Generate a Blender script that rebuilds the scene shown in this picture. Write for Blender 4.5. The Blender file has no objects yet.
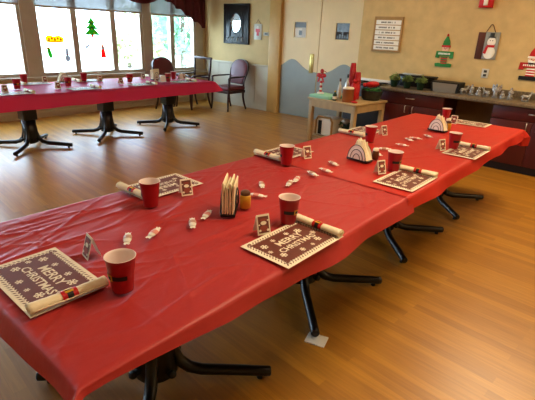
import bpy, bmesh, math, random
from mathutils import Vector, Matrix, noise
random.seed(7)
PI = math.pi
SC = bpy.context.scene
COL = SC.collection

# ------------------------------------------------------------------ materials
def lin(c):
    return tuple(((v/255)/12.92 if v/255 <= .04045 else ((v/255+.055)/1.055)**2.4) for v in c)

def mat(name, rgb, rough=.5, metal=0, spec=.5, var=0, vscale=8, bump=0, bscale=60, trans=0, stretch=(1,1,1), coat=0, emit=0):
    m = bpy.data.materials.new(name); m.use_nodes = True
    nt = m.node_tree; N = nt.nodes; L = nt.links
    p = N['Principled BSDF']; out = N['Material Output']
    c = lin(rgb)
    p.inputs['Base Color'].default_value = (*c, 1)
    p.inputs['Roughness'].default_value = rough
    p.inputs['Metallic'].default_value = metal
    p.inputs['Specular IOR Level'].default_value = spec
    if coat:
        p.inputs['Coat Weight'].default_value = coat; p.inputs['Coat Roughness'].default_value = .15
    tc = None
    if var or bump:
        tc = N.new('ShaderNodeTexCoord'); mp = N.new('ShaderNodeMapping')
        mp.inputs['Scale'].default_value = stretch
        L.new(tc.outputs['Object'], mp.inputs['Vector'])
    if var:
        n = N.new('ShaderNodeTexNoise'); n.inputs['Scale'].default_value = vscale; n.inputs['Detail'].default_value = 5
        L.new(mp.outputs[0], n.inputs['Vector'])
        r = N.new('ShaderNodeValToRGB')
        r.color_ramp.elements[0].position = .3; r.color_ramp.elements[1].position = .7
        r.color_ramp.elements[0].color = (*[max(0, v*(1-var)) for v in c], 1)
        r.color_ramp.elements[1].color = (*[min(1, v*(1+var)) for v in c], 1)
        L.new(n.outputs['Fac'], r.inputs[0]); L.new(r.outputs[0], p.inputs['Base Color'])
    if bump:
        n2 = N.new('ShaderNodeTexNoise'); n2.inputs['Scale'].default_value = bscale; n2.inputs['Detail'].default_value = 4
        L.new(mp.outputs[0], n2.inputs['Vector'])
        b = N.new('ShaderNodeBump'); b.inputs['Strength'].default_value = bump; b.inputs['Distance'].default_value = .01
        L.new(n2.outputs['Fac'], b.inputs['Height']); L.new(b.outputs[0], p.inputs['Normal'])
    if trans:
        t = N.new('ShaderNodeBsdfTranslucent'); t.inputs['Color'].default_value = (*[min(1, v*1.2) for v in c], 1)
        mx = N.new('ShaderNodeMixShader'); mx.inputs[0].default_value = trans
        L.new(p.outputs[0], mx.inputs[1]); L.new(t.outputs[0], mx.inputs[2]); L.new(mx.outputs[0], out.inputs['Surface'])
    if emit:
        p.inputs['Emission Color'].default_value = (*c, 1); p.inputs['Emission Strength'].default_value = emit
    return m

def wood_floor():
    m = bpy.data.materials.new('plank_floor'); m.use_nodes = True
    nt = m.node_tree; N = nt.nodes; L = nt.links; p = N['Principled BSDF']
    tc = N.new('ShaderNodeTexCoord')
    rot = N.new('ShaderNodeMapping'); rot.inputs['Rotation'].default_value = (0, 0, .07)
    L.new(tc.outputs['Object'], rot.inputs[0])
    def brick(w, h, off):
        b = N.new('ShaderNodeTexBrick'); b.offset = off; b.offset_frequency = 2; b.squash = 1
        b.inputs['Scale'].default_value = 1; b.inputs['Brick Width'].default_value = w; b.inputs['Row Height'].default_value = h
        b.inputs['Mortar Size'].default_value = .0012; b.inputs['Mortar Smooth'].default_value = .3; b.inputs['Bias'].default_value = 0
        b.inputs['Color1'].default_value = (0, 0, 0, 1); b.inputs['Color2'].default_value = (1, 1, 1, 1); b.inputs['Mortar'].default_value = (.3, .3, .3, 1)
        L.new(rot.outputs[0], b.inputs['Vector']); return b
    b = brick(.9, .058, .37)
    r = N.new('ShaderNodeValToRGB')
    r.color_ramp.elements[0].position = 0; r.color_ramp.elements[0].color = (*lin((164, 110, 30)), 1)
    r.color_ramp.elements[1].position = 1; r.color_ramp.elements[1].color = (*lin((188, 132, 40)), 1)
    L.new(b.outputs['Color'], r.inputs[0])
    mp = N.new('ShaderNodeMapping'); mp.inputs['Scale'].default_value = (1.6, 28, 1)
    L.new(rot.outputs[0], mp.inputs[0])
    n = N.new('ShaderNodeTexNoise'); n.inputs['Scale'].default_value = 2.2; n.inputs['Detail'].default_value = 6; n.inputs['Distortion'].default_value = .6
    L.new(mp.outputs[0], n.inputs['Vector'])
    gr = N.new('ShaderNodeValToRGB')
    gr.color_ramp.elements[0].position = .3; gr.color_ramp.elements[0].color = (.86, .84, .80, 1)
    gr.color_ramp.elements[1].position = .66; gr.color_ramp.elements[1].color = (1.07, 1.08, 1.1, 1)
    L.new(n.outputs['Fac'], gr.inputs[0])
    mx = N.new('ShaderNodeMix'); mx.data_type = 'RGBA'; mx.blend_type = 'MULTIPLY'; mx.inputs[0].default_value = 1
    L.new(r.outputs[0], mx.inputs[6]); L.new(gr.outputs[0], mx.inputs[7])
    L.new(mx.outputs[2], p.inputs['Base Color'])
    p.inputs['Roughness'].default_value = .36
    p.inputs['Specular IOR Level'].default_value = 1.0
    p.inputs['Coat Weight'].default_value = .12; p.inputs['Coat Roughness'].default_value = .26
    bp = N.new('ShaderNodeBump'); bp.inputs['Strength'].default_value = .08; bp.inputs['Distance'].default_value = .004
    L.new(n.outputs['Fac'], bp.inputs['Height']); L.new(bp.outputs[0], p.inputs['Normal'])
    return m

def glass_mat():
    m = bpy.data.materials.new('window_glass'); m.use_nodes = True
    nt = m.node_tree; N = nt.nodes; L = nt.links; N.remove(N['Principled BSDF'])
    t = N.new('ShaderNodeBsdfTransparent'); g = N.new('ShaderNodeBsdfGlossy'); g.inputs['Roughness'].default_value = .02
    t.inputs['Color'].default_value = (.96, .98, .97, 1)
    mx = N.new('ShaderNodeMixShader'); mx.inputs[0].default_value = .05
    L.new(t.outputs[0], mx.inputs[1]); L.new(g.outputs[0], mx.inputs[2]); L.new(mx.outputs[0], N['Material Output'].inputs['Surface'])
    return m

def shade_mat():
    m = bpy.data.materials.new('sheer_shade'); m.use_nodes = True
    nt = m.node_tree; N = nt.nodes; L = nt.links; p = N['Principled BSDF']
    p.inputs['Base Color'].default_value = (*lin((190, 188, 180)), 1); p.inputs['Roughness'].default_value = .8
    tl = N.new('ShaderNodeBsdfTranslucent'); tl.inputs['Color'].default_value = (.055, .055, .052, 1)
    tr = N.new('ShaderNodeBsdfTransparent')
    tc = N.new('ShaderNodeTexCoord'); mp = N.new('ShaderNodeMapping'); mp.inputs['Scale'].default_value = (1, 26, 5)
    n = N.new('ShaderNodeTexNoise'); n.inputs['Scale'].default_value = 1.6; n.inputs['Detail'].default_value = 3
    L.new(tc.outputs['Object'], mp.inputs[0]); L.new(mp.outputs[0], n.inputs['Vector'])
    r = N.new('ShaderNodeValToRGB'); r.color_ramp.elements[0].position = .35; r.color_ramp.elements[1].position = .65
    r.color_ramp.elements[0].color = (.02, .02, .02, 1); r.color_ramp.elements[1].color = (.05, .05, .05, 1)
    L.new(n.outputs['Fac'], r.inputs[0])
    m1 = N.new('ShaderNodeMixShader'); m1.inputs[0].default_value = .6
    m2 = N.new('ShaderNodeMixShader')
    L.new(p.outputs[0], m1.inputs[1]); L.new(tl.outputs[0], m1.inputs[2])
    L.new(r.outputs[0], m2.inputs[0]); L.new(m1.outputs[0], m2.inputs[1]); L.new(tr.outputs[0], m2.inputs[2])
    L.new(m2.outputs[0], N['Material Output'].inputs['Surface'])
    return m

def cloth_mat(name, rgb, tr=.14):
    m = mat(name, rgb, rough=.42, spec=.4, bump=.35, bscale=9, trans=tr, stretch=(2.6, 1, 1))
    return m

M = {}
M['floor'] = wood_floor()
M['glass'] = glass_mat()
M['shade'] = shade_mat()
M['wall_tan'] = mat('tan_wallpaper', (206, 178, 124), .8, var=.08, vscale=7, bump=.12, bscale=30)
M['wall_yellow'] = mat('pale_yellow_wall', (204, 178, 128), .8, var=.06, vscale=5, bump=.1, bscale=40)
M['wall_beige'] = mat('beige_wall', (196, 176, 136), .8, var=.04, vscale=4)
M['wainscot'] = mat('cream_wainscot', (198, 190, 170), .6, var=.04, vscale=4)
M['ceiling'] = mat('ceiling_tile', (226, 220, 206), .9, var=.03)
M['frame'] = mat('tan_window_frame', (176, 164, 144), .45, var=.06, vscale=5)
M['jamb'] = mat('tan_door_jamb', (200, 158, 88), .5, var=.05)
M['door'] = mat('ivory_door', (240, 214, 164), .5, var=.03, vscale=3)
M['kick'] = mat('blue_grey_kick_panel', (146, 152, 146), .45, var=.05, vscale=4)
M['brass'] = mat('worn_brass', (186, 160, 96), .35, metal=.7)
M['clothA'] = cloth_mat('red_plastic_near', (190, 60, 58))
M['clothB'] = cloth_mat('red_plastic_far', (202, 50, 38))
M['clothC'] = cloth_mat('pink_red_plastic', (232, 58, 112), .5)
M['table'] = mat('dark_table_wood', (70, 44, 30), .5, var=.15)
M['black'] = mat('black_metal', (16, 15, 15), .32, spec=.5)
M['blackp'] = mat('black_plastic', (20, 19, 19), .5)
M['cup'] = mat('red_cup_plastic', (164, 14, 24), .38, coat=.15)
M['cupin'] = mat('pale_cup_inside', (240, 222, 216), .5)
M['gold'] = mat('gold_print', (222, 176, 60), .4, metal=.3)
M['cream'] = mat('cream_paper', (240, 230, 208), .7, var=.03, vscale=20)
M['white'] = mat('white_paper', (240, 236, 226), .7)
M['brown'] = mat('brown_print', (112, 58, 46), .5, var=.12, vscale=30)
M['redpr'] = mat('red_print', (176, 30, 24), .5)
M['cardr'] = mat('muted_red_print', (150, 70, 56), .6)
M['roll'] = mat('cream_napkin_cloth', (242, 230, 200), .8, var=.05, vscale=40, bump=.2, bscale=120)
M['cherry'] = mat('cherry_cabinet', (78, 20, 17), .4, var=.14, vscale=3, stretch=(8, 8, 1))
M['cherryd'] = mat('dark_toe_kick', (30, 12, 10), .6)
M['counter'] = mat('speckled_laminate', (108, 94, 74), .4, var=.4, vscale=45)
M['steel'] = mat('brushed_steel', (190, 186, 178), .3, metal=.9)
M['silver'] = mat('silver_white_glaze', (162, 160, 158), .3, metal=.3, var=.5, vscale=60)
M['silver_d'] = mat('dark_grey_glaze', (120, 122, 124), .35, metal=.3, var=.3, vscale=60)  # darker grey for the figurine bases
M['cart'] = mat('light_maple', (184, 158, 114), .5, var=.10, vscale=3, stretch=(6, 6, 1))
M['mint'] = mat('mint_paper', (150, 206, 176), .7)
M['copper'] = mat('copper_tin', (170, 108, 66), .35, metal=.5, var=.1)
M['green'] = mat('green_paint', (40, 128, 52), .5)
M['leaf'] = mat('leaf_green', (150, 172, 100), .6, var=.3, vscale=30)
M['leafd'] = mat('dark_leaf_green', (30, 62, 34), .6, var=.25, vscale=30)
M['maroon'] = mat('maroon_vinyl', (98, 26, 34), .4, var=.06, vscale=6)
M['darkwood'] = mat('dark_mahogany', (54, 20, 16), .35, var=.15, vscale=5)
M['curtain'] = mat('burgundy_drape', (84, 14, 18), .8, var=.15, vscale=9, trans=.04)
M['mirror'] = mat('mirror_glass', (220, 220, 214), .06, metal=1)
M['blackgl'] = mat('black_lacquer', (26, 23, 20), .35, var=.4, vscale=14)
M['red'] = mat('red_paint', (196, 24, 26), .45)
M['skin'] = mat('peach_paint', (232, 190, 160), .6)
M['greyblue'] = mat('weathered_grey_wood', (150, 152, 146), .7, var=.2, vscale=16, stretch=(1, 1, .2))
M['brownwood'] = mat('weathered_brown_wood', (88, 44, 26), .7, var=.3, vscale=16, stretch=(1, 1, .2))
M['ink'] = mat('dark_ink', (52, 44, 40), .7)
M['candyr'] = mat('soft_red_print', (222, 150, 138), .5); M['candyb'] = mat('soft_brown_print', (190, 150, 130), .5)
M['yellow'] = mat('mustard_yellow', (206, 158, 44), .35)
M['orange'] = mat('orange_print', (236, 120, 30), .5)
M['clingy'] = mat('yellow_cling', (250, 206, 40), .5, trans=.5)
M['clingr'] = mat('red_cling', (214, 40, 36), .5, trans=.5)
M['clingg'] = mat('green_cling', (60, 150, 60), .5, trans=.5)
M['clingw'] = mat('pale_grey_cling', (176, 178, 184), .6, trans=.3)
M['brownsh'] = mat('brown_shaker_glass', (96, 60, 30), .3)
M['darkgrey'] = mat('charcoal_enamel', (58, 62, 66), .4)
M['blacken'] = mat('black_enamel', (14, 14, 15), .25)
M['soil'] = mat('dark_soil', (40, 30, 22), .9)
M['knee_shade'] = mat('shaded_wall_brown', (120, 92, 54), .7, var=.1)  # wall brown with the kneehole shade put into the colour
M['plank'] = mat('tan_board', (176, 140, 88), .6, var=.1)
M['basket'] = mat('dark_woven_basket', (44, 44, 34), .6, var=.4, vscale=50)
M['plate'] = mat('grey_white_plastic', (200, 196, 184), .5)
M['grass'] = mat('pale_lawn', (168, 176, 140), .9, var=.15, vscale=3)
M['pave'] = mat('pale_concrete', (226, 224, 218), .9, var=.05, vscale=2)
M['tree1'] = mat('yellow_green_leaves', (176, 178, 136), .7, var=.3, vscale=4, trans=.3)
M['tree2'] = mat('blue_green_leaves', (124, 156, 128), .7, var=.3, vscale=4, trans=.3)
M['bark'] = mat('grey_bark', (96, 84, 70), .9, var=.2)
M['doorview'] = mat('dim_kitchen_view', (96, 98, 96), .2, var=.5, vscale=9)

# ------------------------------------------------------------------ mesh helper
class MB:
    def __init__(self): self.bm = bmesh.new(); self.T = Matrix.Identity(4)
    def _v(self, co): return self.bm.verts.new(self.T @ Vector(co))
    def face(self, vs, mi=0, smooth=False):
        try:
            f = self.bm.faces.new(vs); f.material_index = mi; f.smooth = smooth; return f
        except ValueError: return None
    def box(self, x0, x1, y0, y1, z0, z1, mi=0, bev=0, seg=2):
        b = bmesh.new()
        vs = [b.verts.new((x, y, z)) for x in (x0, x1) for y in (y0, y1) for z in (z0, z1)]
        for idx in ((0,1,3,2),(4,6,7,5),(0,4,5,1),(2,3,7,6),(0,2,6,4),(1,5,7,3)): b.faces.new([vs[i] for i in idx])
        if bev:
            bmesh.ops.bevel(b, geom=b.edges[:], offset=bev, segments=seg, affect='EDGES', profile=.5)
        self.add(b, mi, bool(bev)); return self
    def add(self, b, mi=0, smooth=False):
        mp = {}
        for v in b.verts: mp[v] = self._v(v.co)
        for f in b.faces: self.face([mp[v] for v in f.verts], mi, smooth)
        b.free()
    def lathe(self, prof, seg=20, mi=0, c=(0,0,0), cap=True, sx=1, sy=1, mis=None):
        rings = []
        for r, z in prof:
            rings.append([self._v((c[0]+sx*r*math.cos(2*PI*i/seg), c[1]+sy*r*math.sin(2*PI*i/seg), c[2]+z)) for i in range(seg)])
        for k in range(len(rings)-1):
            for i in range(seg):
                j = (i+1) % seg
                self.face([rings[k][i], rings[k][j], rings[k+1][j], rings[k+1][i]], mis[k] if mis else mi, True)
        if cap:
            self.face(rings[0][::-1], mis[0] if mis else mi); self.face(rings[-1], mis[-1] if mis else mi)
        return self
    def tube(self, pts, r, seg=8, mi=0, cap=True, flat=None):
        pts = [Vector(p) for p in pts]; n = len(pts); rings = []
        rs = r if isinstance(r, (list, tuple)) else [r]*n
        ref = None
        for i, p in enumerate(pts):
            t = (pts[min(i+1, n-1)]-pts[max(i-1, 0)]).normalized()
            if ref is None:
                ref = Vector((0,0,1)) if abs(t.z) < .9 else Vector((1,0,0))
            a = t.cross(ref).normalized(); b = a.cross(t).normalized(); ref = b
            fa, fb = flat or (1, 1)
            rings.append([self._v(p + rs[i]*(fa*a*math.cos(2*PI*k/seg) + fb*b*math.sin(2*PI*k/seg))) for k in range(seg)])
        for k in range(n-1):
            for i in range(seg):
                j = (i+1) % seg
                self.face([rings[k][i], rings[k][j], rings[k+1][j], rings[k+1][i]], mi, True)
        if cap: self.face(rings[0][::-1], mi); self.face(rings[-1], mi)
        return self
    def ball(self, c, r, mi=0, u=12, v=8):
        if not isinstance(r, (list, tuple)): r = (r, r, r)
        b = bmesh.new(); bmesh.ops.create_uvsphere(b, u_segments=u, v_segments=v, radius=1)
        for w in b.verts: w.co = Vector((c[0]+w.co.x*r[0], c[1]+w.co.y*r[1], c[2]+w.co.z*r[2]))
        self.add(b, mi, True); return self
    def poly(self, pts, d, mi=0):
        """extrude a closed outline (list of 3-D points) along vector d"""
        d = Vector(d)
        a = [self._v(p) for p in pts]; b = [self._v(Vector(p)+d) for p in pts]
        self.face(a[::-1], mi); self.face(b, mi)
        for i in range(len(a)):
            j = (i+1) % len(a); self.face([a[i], a[j], b[j], b[i]], mi)
        return self
    def flat(self, pts, mi=0):
        self.face([self._v(p) for p in pts], mi); return self
    def text(self, body, size, mi=0, T=Matrix.Identity(4)):
        cu = bpy.data.curves.new('t', 'FONT'); cu.body = body; cu.size = size; cu.align_x = 'CENTER'; cu.align_y = 'CENTER'; cu.resolution_u = 2
        cu.offset = size*.02
        ob = bpy.data.objects.new('t', cu); COL.objects.link(ob)
        dg = bpy.context.evaluated_depsgraph_get(); dg.update()
        me = bpy.data.meshes.new_from_object(ob.evaluated_get(dg))
        vs = [self._v(T @ v.co) for v in me.vertices]
        for p in me.polygons: self.face([vs[i] for i in p.vertices], mi)
        bpy.data.objects.remove(ob); bpy.data.curves.remove(cu); bpy.data.meshes.remove(me)
        return self
    def build(self, name, mats, parent=None, recalc=True, sub=0):
        if recalc: bmesh.ops.recalc_face_normals(self.bm, faces=self.bm.faces[:])
        me = bpy.data.meshes.new(name); self.bm.to_mesh(me); self.bm.free()
        if not isinstance(mats, (list, tuple)): mats = [mats]
        for m in mats: me.materials.append(M[m] if isinstance(m, str) else m)
        o = bpy.data.objects.new(name, me); COL.objects.link(o)
        if parent: o.parent = parent
        if sub:
            md = o.modifiers.new('s', 'SUBSURF'); md.levels = sub; md.render_levels = sub
        return o

def tag(o, label, cat, group=None, kind=None):
    o['label'] = label; o['category'] = cat
    if group: o['group'] = group
    if kind: o['kind'] = kind
    return o
def thing(name, label, cat, loc=(0,0,0), rz=0, group=None):
    o = bpy.data.objects.new(name, None); COL.objects.link(o)
    o.location = loc; o.rotation_euler = (0, 0, rz); o.empty_display_size = .05
    return tag(o, label, cat, group)
def struct(o, label=None):
    o['kind'] = 'structure'
    if label: o['label'] = label
    return o
def copy_tree(o, parent=None):
    c = o.copy(); COL.objects.link(c)
    if parent: c.parent = parent
    for ch in o.children: copy_tree(ch, c)
    return c
first_use = set()
def place(proto, label, loc, rz=0, group=None, scale=None):
    o = proto if proto.name not in first_use else copy_tree(proto)
    first_use.add(proto.name)
    o.location = loc; o.rotation_euler = (0, 0, rz); o['label'] = label
    if group: o['group'] = group
    if scale: o.scale = scale
    return o
def slab(name, x0, x1, y0, y1, z0, z1, m, lab=None, parent=None, bev=0):
    o = MB().box(x0, x1, y0, y1, z0, z1, 0, bev).build(name, m, parent)
    if not parent: struct(o, lab)
    return o

# ------------------------------------------------------------------ room shell
XL, YB, YD = -7.8, 6.88, 6.6
XR, YF, ZC = 2.6, -3.2, 2.7
slab('floor', XL-.15, XR, YF, YB+.15, -.1, 0, 'floor')
slab('ceiling', XL-.15, XR+.1, YF-.1, YB+.15, ZC, ZC+.1, 'ceiling')
slab('wall_right', XR, XR+.1, YF, YB+.15, 0, ZC, 'wall_tan')
slab('wall_front', XL-.15, XR+.1, YF-.1, YF, 0, ZC, 'wall_tan')
# window wall: below the sill, above the head, wide posts
mb = MB()
mb.box(XL-.15, XL, YF, YB+.15, 0, .62)
mb.box(XL-.15, XL, YF, YB+.15, 2.42, ZC)
posts = [(YF, -2.2), (.72, 1.02), (3.03, 3.24), (5.26, 5.44), (6.60, YB+.15)]  # opening between the first two posts is the added, unseen bay
for a, b in posts: mb.box(XL-.15, XL, a, b, .62, 2.42)
struct(mb.build('wall_left', 'wall_beige'))
slab('trim_1', XL, XL+.07, YF, YB, .62, .68, 'frame', 'window sill ledge', bev=.008)
slab('baseboard_left', XL, XL+.015, YF, YB, 0, .1, 'wall_beige')
# post facings in window-frame colour
k = 9
for a, b in posts[1:4]:
    slab('trim_%d' % k, XL, XL+.02, a, b, .68, 2.42, 'frame', 'wide post between window bays'); k += 1
slab('trim_%d' % k, XL, XL+.02, 6.60, 6.80, .68, 2.42, 'frame', 'post at end of window bay'); k += 1
# individual windows; the first three are an unseen bay added for daylight
panes = [(-2.2, -1.2), (-1.2, -.24), (-.24, .72), (1.02, 1.98), (1.98, 3.03), (3.24, 3.90), (3.90, 4.64), (4.64, 5.26), (5.44, 5.985), (5.985, 6.60)]
for i, (a, b) in enumerate(panes):
    fw = .05
    mb = MB()
    x0, x1 = XL-.10, XL+.0
    mb.box(x0, x1, a, a+fw, .62, 2.42); mb.box(x0, x1, b-fw, b, .62, 2.42)
    mb.box(x0, x1, a+fw, b-fw, .62, .735); mb.box(x0, x1, a+fw, b-fw, 2.36, 2.42)
    w = mb.build('window_%d' % (i+1), 'frame'); struct(w)
    MB().box(XL-.065, XL-.059, a+fw, b-fw, .735, 2.36).build('pane', 'glass', w)
    g = MB(); ym = (a+b)/2
    g.box(XL, XL+.012, ym-.03, ym+.03, .69, .715, 0, .003); g.box(XL+.012, XL+.022, ym-.006, ym+.05, .70, .712, 0, .003)
    g.build('latch', 'plate', w)

# back wall (behind chairs and doors)
slab('wall_back', XL-.15, -5.86, YB, YB+.15, .88, ZC, 'wall_yellow')
o = MB().box(XL, -5.86, YB-.02, YB+.15, 0, .88)
for j in range(6):
    xx = -7.7+j*.36
    o.box(xx, xx+.012, YB-.026, YB-.018, .12, .86)
struct(o.build('wall_wainscot', 'wainscot'), 'cream panelled lower wall')
slab('trim_5', XL, -5.86, YB-.045, YB-.0, .87, .905, 'wainscot', 'chair rail', bev=.006)
slab('baseboard_back', XL, -5.86, YB-.035, YB-.02, 0, .09, 'wainscot')
slab('trim_6', -5.86, -5.585, YB-.07, YB+.15, 0, 2.2, 'jamb', 'tan door jamb', bev=.006)
slab('trim_7', -5.86, -3.6, YB-.07, YB+.15, 2.2, ZC, 'jamb', 'tan door head')
slab('wall_counter_side', -3.74, XR, YD, YB+.15, 0, ZC, 'wall_tan')
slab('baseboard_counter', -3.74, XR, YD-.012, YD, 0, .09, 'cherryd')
# double doors with wavy kick panels
def wave(x):  # kick panel top height
    if x < -4.73:
        t = (x+5.57)/(.84); return .865 + .19*math.exp(-((t-.33)/.30)**2) + .02*(1-t)
    t = (x+4.70)/(.84); return .865 + .19*math.exp(-((t-.66)/.30)**2)
for n, (a, b, wx0, wx1) in enumerate([(-5.58, -4.725, -5.30, -5.03), (-4.712, -3.70, -4.39, -4.12)]):
    y = YB
    mb = MB()
    mb.box(a, wx0, y, y+.045, .005, 2.2); mb.box(wx1, b, y, y+.045, .005, 2.2)
    mb.box(wx0, wx1, y, y+.045, .005, 1.46); mb.box(wx0, wx1, y, y+.045, 1.725, 2.2)
    d = mb.build('door_%d' % (n+1), 'door'); struct(d)
    xs = [a+.004+(b-a-.008)*i/40 for i in range(41)]
    pts = [(x, y-.006, wave(x)) for x in xs] + [(b-.004, y-.006, .01), (a+.004, y-.006, .01)]
    MB().poly(pts, (0, .0055, 0)).build('kick_panel', 'kick', d)
    p = MB().box(wx0-.012, wx1+.012, y-.006, y-.001, 1.448, 1.737)
    p.bm.free(); p = MB()
    for (q0, q1, r0, r1) in ((wx0-.014, wx0, 1.446, 1.739), (wx1, wx1+.014, 1.446, 1.739), (wx0, wx1, 1.446, 1.46), (wx0, wx1, 1.725, 1.739)):
        p.box(q0, q1, y-.006, y-.0005, r0, r1)
    p.build('window_bead', 'door', d)
    p = MB().box(wx0, wx1, y+.015, y+.02, 1.46, 1.725)
    if n == 0:   # what is seen through the glass: shelf above, pale fittings below
        p.box(wx0+.0, wx1, y+.013, y+.0155, 1.635, 1.725, 1); p.box(wx0, wx0+.17, y+.013, y+.0155, 1.47, 1.62, 2); p.box(wx0+.1, wx0+.17, y+.012, y+.0135, 1.50, 1.58, 1)
    else:
        p.box(wx0, wx1, y+.013, y+.0155, 1.46, 1.585, 1)
        for q in range(5): p.box(wx0+.02+q*.05, wx0+.045+q*.05, y+.012, y+.0135, 1.48, 1.52+.06*((q*7) % 3)/2, 0)
    p.build('vision_pane', ['plate' if n == 0 else 'doorview', 'ink' if n else 'doorview', 'white'], d)
    if n == 0:
        p = MB().box(-4.90, -4.81, y-.012, y-.0005, .85, 1.19, 0, .003)
        p.box(-4.87, -4.84, y-.02, y-.01, .90, 1.14, 0, .004)
        p.build('push_plate', 'brass', d)
# dark strip set in the gap between leaves in place of shade
slab('trim_8', -4.7245, -4.7125, YB+.035, YB+.12, 0, 2.2, 'ink', 'dark strip standing in for shade between door leaves')
slab('wall_behind_doors', -5.6, -3.6, YB+.13, YB+.15, 0, 2.3, 'ink')

# ------------------------------------------------------------------ outside
o = MB().box(-60, XL-.3, -40, 60, -.5, -.4).build('outdoor_ground', 'pave'); struct(o, 'pale ground outside the windows')
def bush(label, x, y, z0, h, r, m, seed):
    random.seed(seed)
    t = thing('garden_tree', label, 'tree', (x, y, -.4))
    mb = MB()
    for i in range(900):
        th = random.random()*2*PI; ph = math.acos(2*random.random()-1); rr = r*(.55+.5*random.random())*(1+.25*math.sin(3*th+seed))
        p = Vector((rr*math.sin(ph)*math.cos(th), rr*math.sin(ph)*math.sin(th), z0+.4+h/2+rr/r*h/2*math.cos(ph)))
        a = Vector((random.gauss(0,1), random.gauss(0,1), random.gauss(0,1))).normalized()
        b = a.cross(Vector((random.gauss(0,1), random.gauss(0,1), random.gauss(0,1)))).normalized()
        s = .10+.12*random.random()
        mb.flat([p-a*s, p+b*s*.5, p+a*s, p-b*s*.5])
    mb.build('foliage', m, t, recalc=False)
    MB().tube([(0,0,0),(.03,0,z0+.4+h*.3),(0,.05,z0+.4+h*.7)], [.12,.09,.04]).build('trunk', 'bark', t)
bush('yellow green shrub seen through pane beside the valance', -16.0, 11.2, .0, 2.6, 1.1, 'tree1', 1)
bush('blue green tree seen through the last window pane', -13.0, 10.4, .2, 3.4, 1.15, 'tree2', 2)
bush('pale yellow low shrub outside the middle window', -19.5, 12.3, -.2, 1.5, 1.1, 'tree1', 3)

# ------------------------------------------------------------------ roller shades, valance, window clings
for (a, b, lab, zb) in [(1.04, 3.02, 'sheer roller shade over the leftmost window bay', 1.765), (3.26, 5.25, 'sheer roller shade over the middle window bay', 1.755), (5.46, 6.59, 'sheer roller shade partly behind the burgundy valance', 1.745)]:
    t = thing('roller_shade', lab, 'window shade', (XL, (a+b)/2, zb), 0, 'roller shades')
    h = (b-a)/2
    mb = MB(); n = 24
    prev = None
    for i in range(n+1):
        y = -h+2*h*i/n; dx = .004*math.sin(i*1.1)
        cur = (mb._v((.035+dx, y, .03)), mb._v((.035, y, 2.40-zb)))
        if prev: mb.face([prev[0], cur[0], cur[1], prev[1]], 0, True)
        prev = cur
    mb.build('fabric', 'shade', t)
    MB().box(.026, .046, -h, h, 0, .032, 0, .006).build('hem_bar', 'frame', t)
    MB().tube([(.04, -h, 2.39-zb), (.04, h, 2.39-zb)], .022, 12).build('roller', 'plate', t)

# valance: swag and cascading jabot
t = thing('curtain_valance', 'burgundy swag valance with cascading tail at window end', 'curtain', (XL+.125, 5.9, 1.5))
mb = MB()
def sheet(mb, cols, rows, f):
    g = [[mb._v(f(i/cols, j/rows)) for j in range(rows+1)] for i in range(cols+1)]
    for i in range(cols):
        for j in range(rows): mb.face([g[i][j], g[i+1][j], g[i+1][j+1], g[i][j+1]], 0, True)
for (y0, y1, dip) in ((3.4, 4.7, .24), (4.55, 5.75, .24)):
    def f(s, tt, y0=y0, y1=y1, dip=dip):
        top = 2.38; bot = 2.17 - dip*math.sin(PI*s)**.8
        z = top+(bot-top)*tt
        return (.03+.05*math.sin(PI*s)*tt + .012*math.sin(tt*22+2*math.sin(PI*s)), y0+(y1-y0)*s-5.9, z-1.5)
    sheet(mb, 30, 22, f)
mb.build('swag', 'curtain', t)
mb = MB()
def f(s, tt):
    y = 5.62+1.12*s
    base = 2.05-.50*max(0, (s-.12)/.88)**1.0
    step = .045*abs(math.sin(s*5*PI))
    z = 2.38+(base-step-2.38)*tt
    return (.05+.035*math.sin(s*10*PI)*(.3+.7*tt), y-5.9, z-1.5)
sheet(mb, 80, 14, f)
mb.build('cascade_tail', 'curtain', t)
MB().box(-.03, .03, -2.6, .9, .86, .9).build('mounting_board', 'curtain', t)

XG = XL-.052
def cl(name, label, parts, mats, y, z):
    mb = MB()
    for pts, mi in parts: mb.poly([(0, a, b) for a, b in pts], (.0015 + .0006*mi, 0, 0), mi)
    o = mb.build(name, mats); o.location = (XG, y, z); tag(o, label, 'window cling', 'window clings')
def ell(cx, cy, rx, ry, n=12): return [(cx+rx*math.cos(2*PI*i/n), cy+ry*math.sin(2*PI*i/n)) for i in range(n)]
cl('tree_cling', 'green tree shaped window cling with yellow dots',
   [([(-.16,-.13),(.16,-.13),(0,.02)],0), ([(-.125,-.03),(.125,-.03),(0,.10)],0), ([(-.085,.06),(.085,.06),(0,.17)],0), ([(-.02,-.17),(.02,-.17),(.02,-.13),(-.02,-.13)],2)]
   + [(ell(a,b,.014,.014),1) for a,b in ((-.05,-.10),(.04,-.09),(0,-.03),(-.02,.04),(.02,.09),(.0,.175),(.06,-.12))], ['clingg','clingy','clingr'], 4.24, 1.48)
cl('banner_cling', 'yellow and orange banner window cling',
   [([(-.15,-.05),(-.05,-.065),(.15,-.05),(.16,.02),(.08,.06),(-.02,.045),(-.10,.065),(-.16,.03)],0)]
   + [(ell(-.10+.05*i,-.005+.012*(i%2),.017,.022),1) for i in range(5)] + [([(-.13,-.04),(.12,-.045),(.12,-.03),(-.13,-.025)],1)], ['clingy','clingr'], 3.555, 1.275)
cl('mitten_cling', 'small green window cling below the banner',
   [([(-.03,.08),(.02,.09),(.05,-.02),(.05,-.07),(.01,-.09),(-.02,-.04)],0), ([(-.035,.09),(.025,.10),(.02,.065),(-.035,.06)],1)], ['clingg','clingy'], 3.43, 1.05)
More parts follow.
